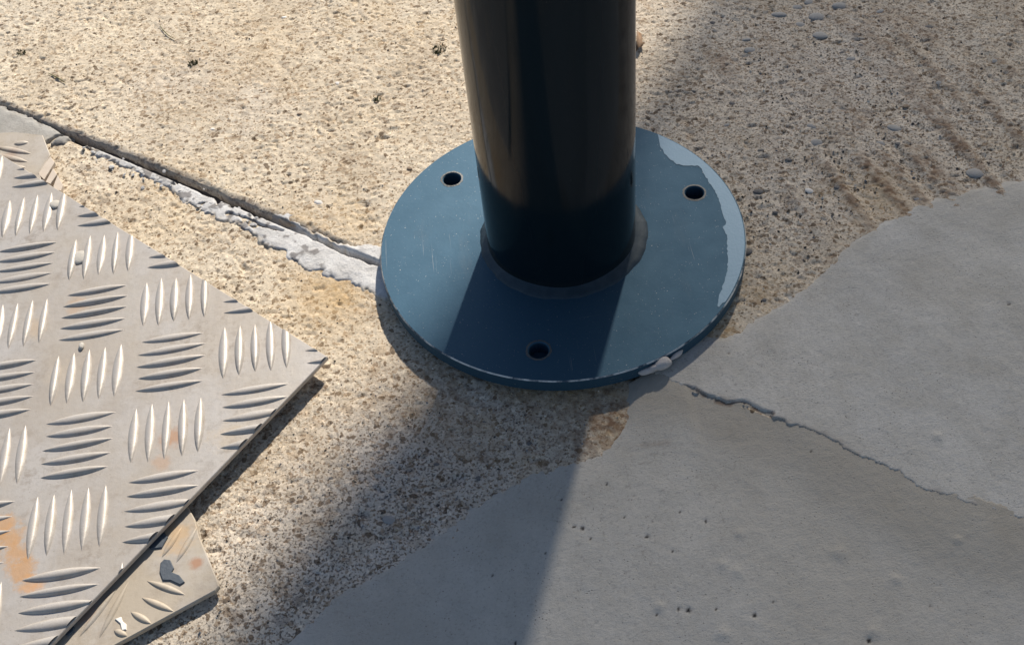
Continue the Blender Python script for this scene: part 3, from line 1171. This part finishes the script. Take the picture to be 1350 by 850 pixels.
def w3(a, b, z):
    p = px(a, b, z)
    return (p[0], p[1], z)


RUST = (.50, .27, .11)
M_ALU = mat_alu('dull_aluminium', .12, [
    (w3(2, 692, PLZ), .004, .013, RUST, .68), (w3(15, 708, PLZ), .003, .011, RUST, .72), (w3(22, 728, PLZ), .003, .011, RUST, .72), (w3(30, 750, PLZ), .003, .010, RUST, .72), (w3(38, 770, PLZ), .002, .009, RUST, .6), (w3(45, 772, PLZ), .001, .010, (.6, .33, .16), .7),
    (w3(225, 578, PLZ), .001, .010, (.40, .21, .11), .7), (w3(213, 610, PLZ), .001, .008, (.45, .27, .16), .45), (w3(104, 403, PLZ), .001, .010, (.50, .32, .19), .6), (w3(47, 430, PLZ), .001, .012, (.48, .36, .24), .5),
    (w3(300, 575, PLZ), .002, .016, (.52, .42, .30), .5), (w3(80, 495, PLZ), .002, .014, (.50, .42, .32), .4)])
c0 = np.array(px(432, 470, PLZ))
e1 = np.array(px(0, 203, PLZ)) - c0
e2 = np.array(px(65, 851, PLZ)) - c0
pts_e = pxs([(432, 470), (300, 383), (200, 318), (118, 268)], PLZ)
pl0 = c0
pl1 = c0 + e1 / np.linalg.norm(e1) * .46
pl2 = c0 + e2 / np.linalg.norm(e2) * .40
poly_big = [tuple(pl0), tuple(pl1), tuple(pl1 + (pl2 - pl0) * .8), tuple(pl2)]
plate_big = empty('chequer_plate', (float(pl0[0]), float(pl0[1]), PLZ))
tag(plate_big, 'large dull aluminium chequer plate with rust staining, lying at the left', 'metal plate')
bpy.context.view_layer.update()


def keep_parent(o, parent):
    o.parent = parent
    o.matrix_parent_inverse = parent.matrix_world.inverted()


sheet = bm_obj('sheet', prism(poly_big, PLZ - .003, PLZ), M_ALU, None, False)
keep_parent(sheet, plate_big)
n_before = set(bpy.data.objects)
bars_on(None, poly_big, LO, LA, LB, PLZ, M_ALU, .0440, .0066, .0021, .0102, range(-4, 7), range(-4, 5))
for o in set(bpy.data.objects) - n_before:
    keep_parent(o, plate_big)

# dirty cut-off below it
FZ = .0068
M_ALU2 = mat_alu('dirty_aluminium', .6, [(w3(258, 742, FZ), .001, .006, (.33, .14, .06), .7), (w3(110, 805, FZ), .002, .010, (.35, .2, .13), .5), (w3(235, 705, FZ), .003, .015, (.5, .33, .17), .6)])
fr = pxs([(246, 664), (257, 684), (262, 705), (287, 765), (289, 772), (284, 778), (150, 851), (20, 925), (-20, 850), (130, 700)], FZ)
poly_f = [tuple(p) for p in fr]
frag = empty('chequer_plate_offcut', (poly_f[3][0], poly_f[3][1], FZ))
tag(frag, 'small dirty ochre chequer plate offcut poking out below the large plate', 'metal plate')
bpy.context.view_layer.update()
keep_parent(bm_obj('sheet', prism(poly_f, FZ - .003, FZ, .0006), M_ALU2, None, False), frag)


def single_bars(parent, segs, z, mat, W, H):
    for (a, b) in segs:
        p, q = np.array(px(*a, z)), np.array(px(*b, z))
        L = np.linalg.norm(q - p)
        bm = bar_mesh_bm(L, W, H)
        bmesh.ops.transform(bm, matrix=Matrix.Translation((*((p + q) / 2), z)) @ Matrix.Rotation(math.atan2(q[1] - p[1], q[0] - p[0]), 4, 'Z'), verts=bm.verts[:])
        keep_parent(bm_obj('tread_bar', bm, mat), parent)


single_bars(frag, [((104, 840), (156, 772)), ((130, 842), (170, 765)), ((213, 735), (240, 694)), ((232, 742), (260, 694)), ((193, 765), (245, 784)), ((186, 787), (230, 806)), ((172, 806), (200, 822)), ((150, 830), (168, 838))], FZ, M_ALU2, .0042, .0012)
M_SPOT = mat_plain('blue_grey_paint_spot', (.045, .058, .075), (.085, .10, .12), 300, .6, .0004)
for out in ([(190, 712), (206, 702), (214, 697), (221, 707), (213, 721), (198, 723)],
            [(211, 741), (216, 736), (224, 737), (229, 748), (226, 753), (236, 757), (243, 766), (237, 770), (224, 764), (214, 764), (210, 753)],
            [(83, 830), (92, 820), (98, 826), (96, 832), (89, 837), (84, 834)]):
    pp = [tuple(p) for p in pxs(out, FZ + .0012)]
    keep_parent(bm_obj('paint_spot', prism(pp, FZ - .0002, FZ + .0010, .0004), M_SPOT, None, False), frag)
M_WSPOT = mat_plain('white_paint_spot', (.70, .67, .62), (.78, .75, .70), 300, .7, .0004)
pp = [tuple(p) for p in pxs([(152, 816), (160, 813), (162, 819), (167, 823), (167, 830), (161, 831), (159, 822)], FZ)]
keep_parent(bm_obj('paint_spot', prism(pp, FZ - .0002, FZ + .0008, .0003), M_WSPOT, None, False), frag)

# grey cut-off behind the big plate
GZ = .0062
M_ALU3 = mat_alu('grey_aluminium', .45, [(w3(15, 205, GZ), .001, .012, (.30, .20, .14), .6)])
gr = pxs([(56, 178), (66, 204), (52, 228), (60, 260), (-60, 250), (-80, 190), (-30, 176), (20, 174)], GZ)
poly_g = [tuple(p) for p in gr]
frag2 = empty('chequer_plate_scrap', (poly_g[0][0], poly_g[0][1], GZ))
tag(frag2, 'grey chequer plate scrap at the left edge between mortar and large plate', 'metal plate')
bpy.context.view_layer.update()
keep_parent(bm_obj('sheet', prism(poly_g, GZ - .003, GZ, .0005), M_ALU3, None, False), frag2)
single_bars(frag2, [((18, 190), (38, 188)), ((-10, 193), (42, 203)), ((-10, 203), (38, 214)), ((12, 222), (34, 221))], GZ, M_ALU3, .006, .0014)

# thin shards by that corner, mortar dabs and a chip on the big plate
M_SHARD = mat_plain('pinkish_flake', (.46, .38, .30), (.58, .50, .42), 200, .6, .0003)
for lab, out in (('largest pinkish flake at the scrap plate corner', [(50, 230), (66, 206), (72, 214), (58, 237)]), ('middle pinkish flake beside the plate edge', [(60, 240), (70, 222), (75, 230), (66, 243)]), ('small pinkish flake nearest the large plate rim', [(70, 246), (76, 231), (83, 244), (80, 252), (72, 250)])):
    pp = [tuple(p) for p in pxs(out, .006)]
    o = bm_obj('flake', prism(pp, .0030, .0062, .0003), M_SHARD, None, False)
    tag(o, lab, 'flake', 'flakes at the plate corner')
M_DAB = mat_plain('grey_dab', (.38, .35, .31), (.48, .45, .40), 300, .85, .0006)
for lab, a, b, w in (('grey mortar dab on the far row of raised bars', 73, 270, .0058), ('larger grey mortar dab nearer on the raised bars', 105, 340, .0082)):
    bm = lump(int(a), 3, .16)
    p = px(a, b, PLZ)
    bmesh.ops.scale(bm, vec=(w * .75, w * .8, .0016), verts=bm.verts[:])
    bmesh.ops.translate(bm, vec=(p[0], p[1], PLZ + .0004), verts=bm.verts[:])
    tag(bm_obj('mortar_dab', bm, M_DAB), lab, 'mortar', 'mortar dabs on the chequer plate')
bm = lump(5, 2, .3)
p = px(108, 457, PLZ)
bmesh.ops.scale(bm, vec=(.0019, .0034, .0014), verts=bm.verts[:])
bmesh.ops.translate(bm, vec=(p[0], p[1], PLZ + .0008), verts=bm.verts[:])
tag(bm_obj('stone_chip', bm, M_DAB), 'tiny pale stone chip lying on the chequer plate', 'stone')

# ------------------------------------------------------------------ small things
# lump of putty on the rim
M_PUT = mat_plain('dry_putty', (.36, .33, .31), (.50, .46, .44), 250, .85, .0010)
bm = bmesh.new()
for (a, b, z, sx, sy, sz, rz, sd) in ((876, 481, .011, .0062, .0042, .0046, .5, 3), (856, 491, .009, .0078, .0022, .0022, .55, 4), (895, 471, .011, .0060, .0014, .0016, .6, 6), (866, 486, .010, .0045, .0024, .0030, .5, 8)):
    l2 = lump(sd, 3, .45)
    p = np.array(px(a, b, z))
    p = p / np.linalg.norm(p) * (RF + .0012)
    bmesh.ops.transform(l2, matrix=Matrix.Translation((p[0], p[1], z)) @ Matrix.Rotation(math.atan2(p[1], p[0]) + math.pi / 2, 4, 'Z') @ Matrix.Diagonal((sx, sy, sz, 1)), verts=l2.verts[:])
    tmp = bpy.data.meshes.new('t')
    l2.to_mesh(tmp)
    l2.free()
    bm.from_mesh(tmp)
    bpy.data.meshes.remove(tmp)
tag(bm_obj('putty_lump', bm, M_PUT), 'dried grey putty lump stuck to the front right rim of the base plate', 'putty')

# dry leaf half hidden behind the post
M_LEAF = mat_plain('dry_leaf', (.13, .07, .035), (.28, .17, .09), 250, .8, .0005)
bm = bmesh.new()
outl = [(838, 70), (840, 46), (843, 44), (846, 50), (847, 57), (850, 61), (846, 63), (843, 67)]
pp = pxs(outl, REAR_Z + .002)
cc = pp.mean(0)
vt = [bm.verts.new((*p, REAR_Z + .0025 + .003 * (i % 2))) for i, p in enumerate(pp)]
ct = bm.verts.new((*cc, REAR_Z + .0022))
for i in range(len(vt)):
    bm.faces.new((vt[i], vt[(i + 1) % len(vt)], ct))
r = bmesh.ops.extrude_face_region(bm, geom=bm.faces[:])
bmesh.ops.translate(bm, vec=(0, 0, .0004), verts=[g for g in r['geom'] if isinstance(g, bmesh.types.BMVert)])
tag(bm_obj('dry_leaf', bm, M_LEAF), 'small curled brown leaf on the concrete behind the post', 'leaf')

# moss tufts and a stem fragment
M_MOSS = mat_plain('moss', (.05, .06, .02), (.12, .11, .045), 400, .9, .0006)


def tuft(a, b, r, n, label):
    c = px(a, b, REAR_Z)
    bm = bmesh.new()
    for k in range(n):
        th, rr = random.uniform(0, 6.28), r * math.sqrt(random.random())
        x, y = c[0] + rr * math.cos(th), c[1] + rr * math.sin(th)
        h = random.uniform(.001, .0032)
        w = random.uniform(.0004, .0009)
        ph = random.uniform(0, 6.28)
        lx, ly = random.uniform(-.002, .002), random.uniform(-.002, .002)
        v1 = bm.verts.new((x + w * math.cos(ph), y + w * math.sin(ph), REAR_Z - .0005))
        v2 = bm.verts.new((x - w * math.cos(ph), y - w * math.sin(ph), REAR_Z - .0005))
        v4 = bm.verts.new((x - w * math.sin(ph), y + w * math.cos(ph), REAR_Z - .0005))
        v3 = bm.verts.new((x + lx, y + ly, REAR_Z + h))
        bm.faces.new((v1, v2, v3))
        bm.faces.new((v2, v4, v3))
        bm.faces.new((v4, v1, v3))
    tag(bm_obj('moss_tuft', bm, M_MOSS, None, False), label, 'moss', 'moss tufts on the rear slab')


tuft(579, 66, .0062, 70, 'dark moss tuft on the sunlit slab just left of the post')
tuft(255, 84, .0040, 40, 'small green moss tuft on the sunlit slab, farther left')
tuft(497, 131, .0030, 24, 'tiny brown moss tuft at mid height on the sunlit slab')
tuft(28, 70, .0038, 26, 'tiny moss tuft near the left edge of the sunlit slab')


def twig(pts, r, mat, name, label, cat):
    bm = bmesh.new()
    P = [Vector((*px(a, b, REAR_Z), REAR_Z + .0012)) for a, b in pts]
    prev = None
    for i, p in enumerate(P):
        tt = (P[min(i + 1, len(P) - 1)] - P[max(i - 1, 0)]).normalized()
        s = Vector((-tt.y, tt.x, 0))
        k = r * (.35 if i in (0, len(P) - 1) else 1)
        ring = [bm.verts.new(p + s * k * math.cos(q * 1.0472) + Vector((0, 0, 1)) * k * math.sin(q * 1.0472)) for q in range(6)]
        if prev:
            bridge(bm, prev, ring)
        prev = ring
    tag(bm_obj(name, bm, mat), label, cat)


M_STEM = mat_plain('dry_grass_stem', (.09, .10, .035), (.17, .15, .07), 300, .8, .0003)
twig([(64, 98), (70, 101), (78, 105), (87, 111)], .0006, M_STEM, 'grass_stem', 'short green grass stem lying on the slab at upper left', 'grass')
twig([(211, 34), (215, 41), (222, 48), (231, 53)], .00045, M_STEM, 'grass_stem', 'thin curved dry grass stem on the slab near the top', 'grass')
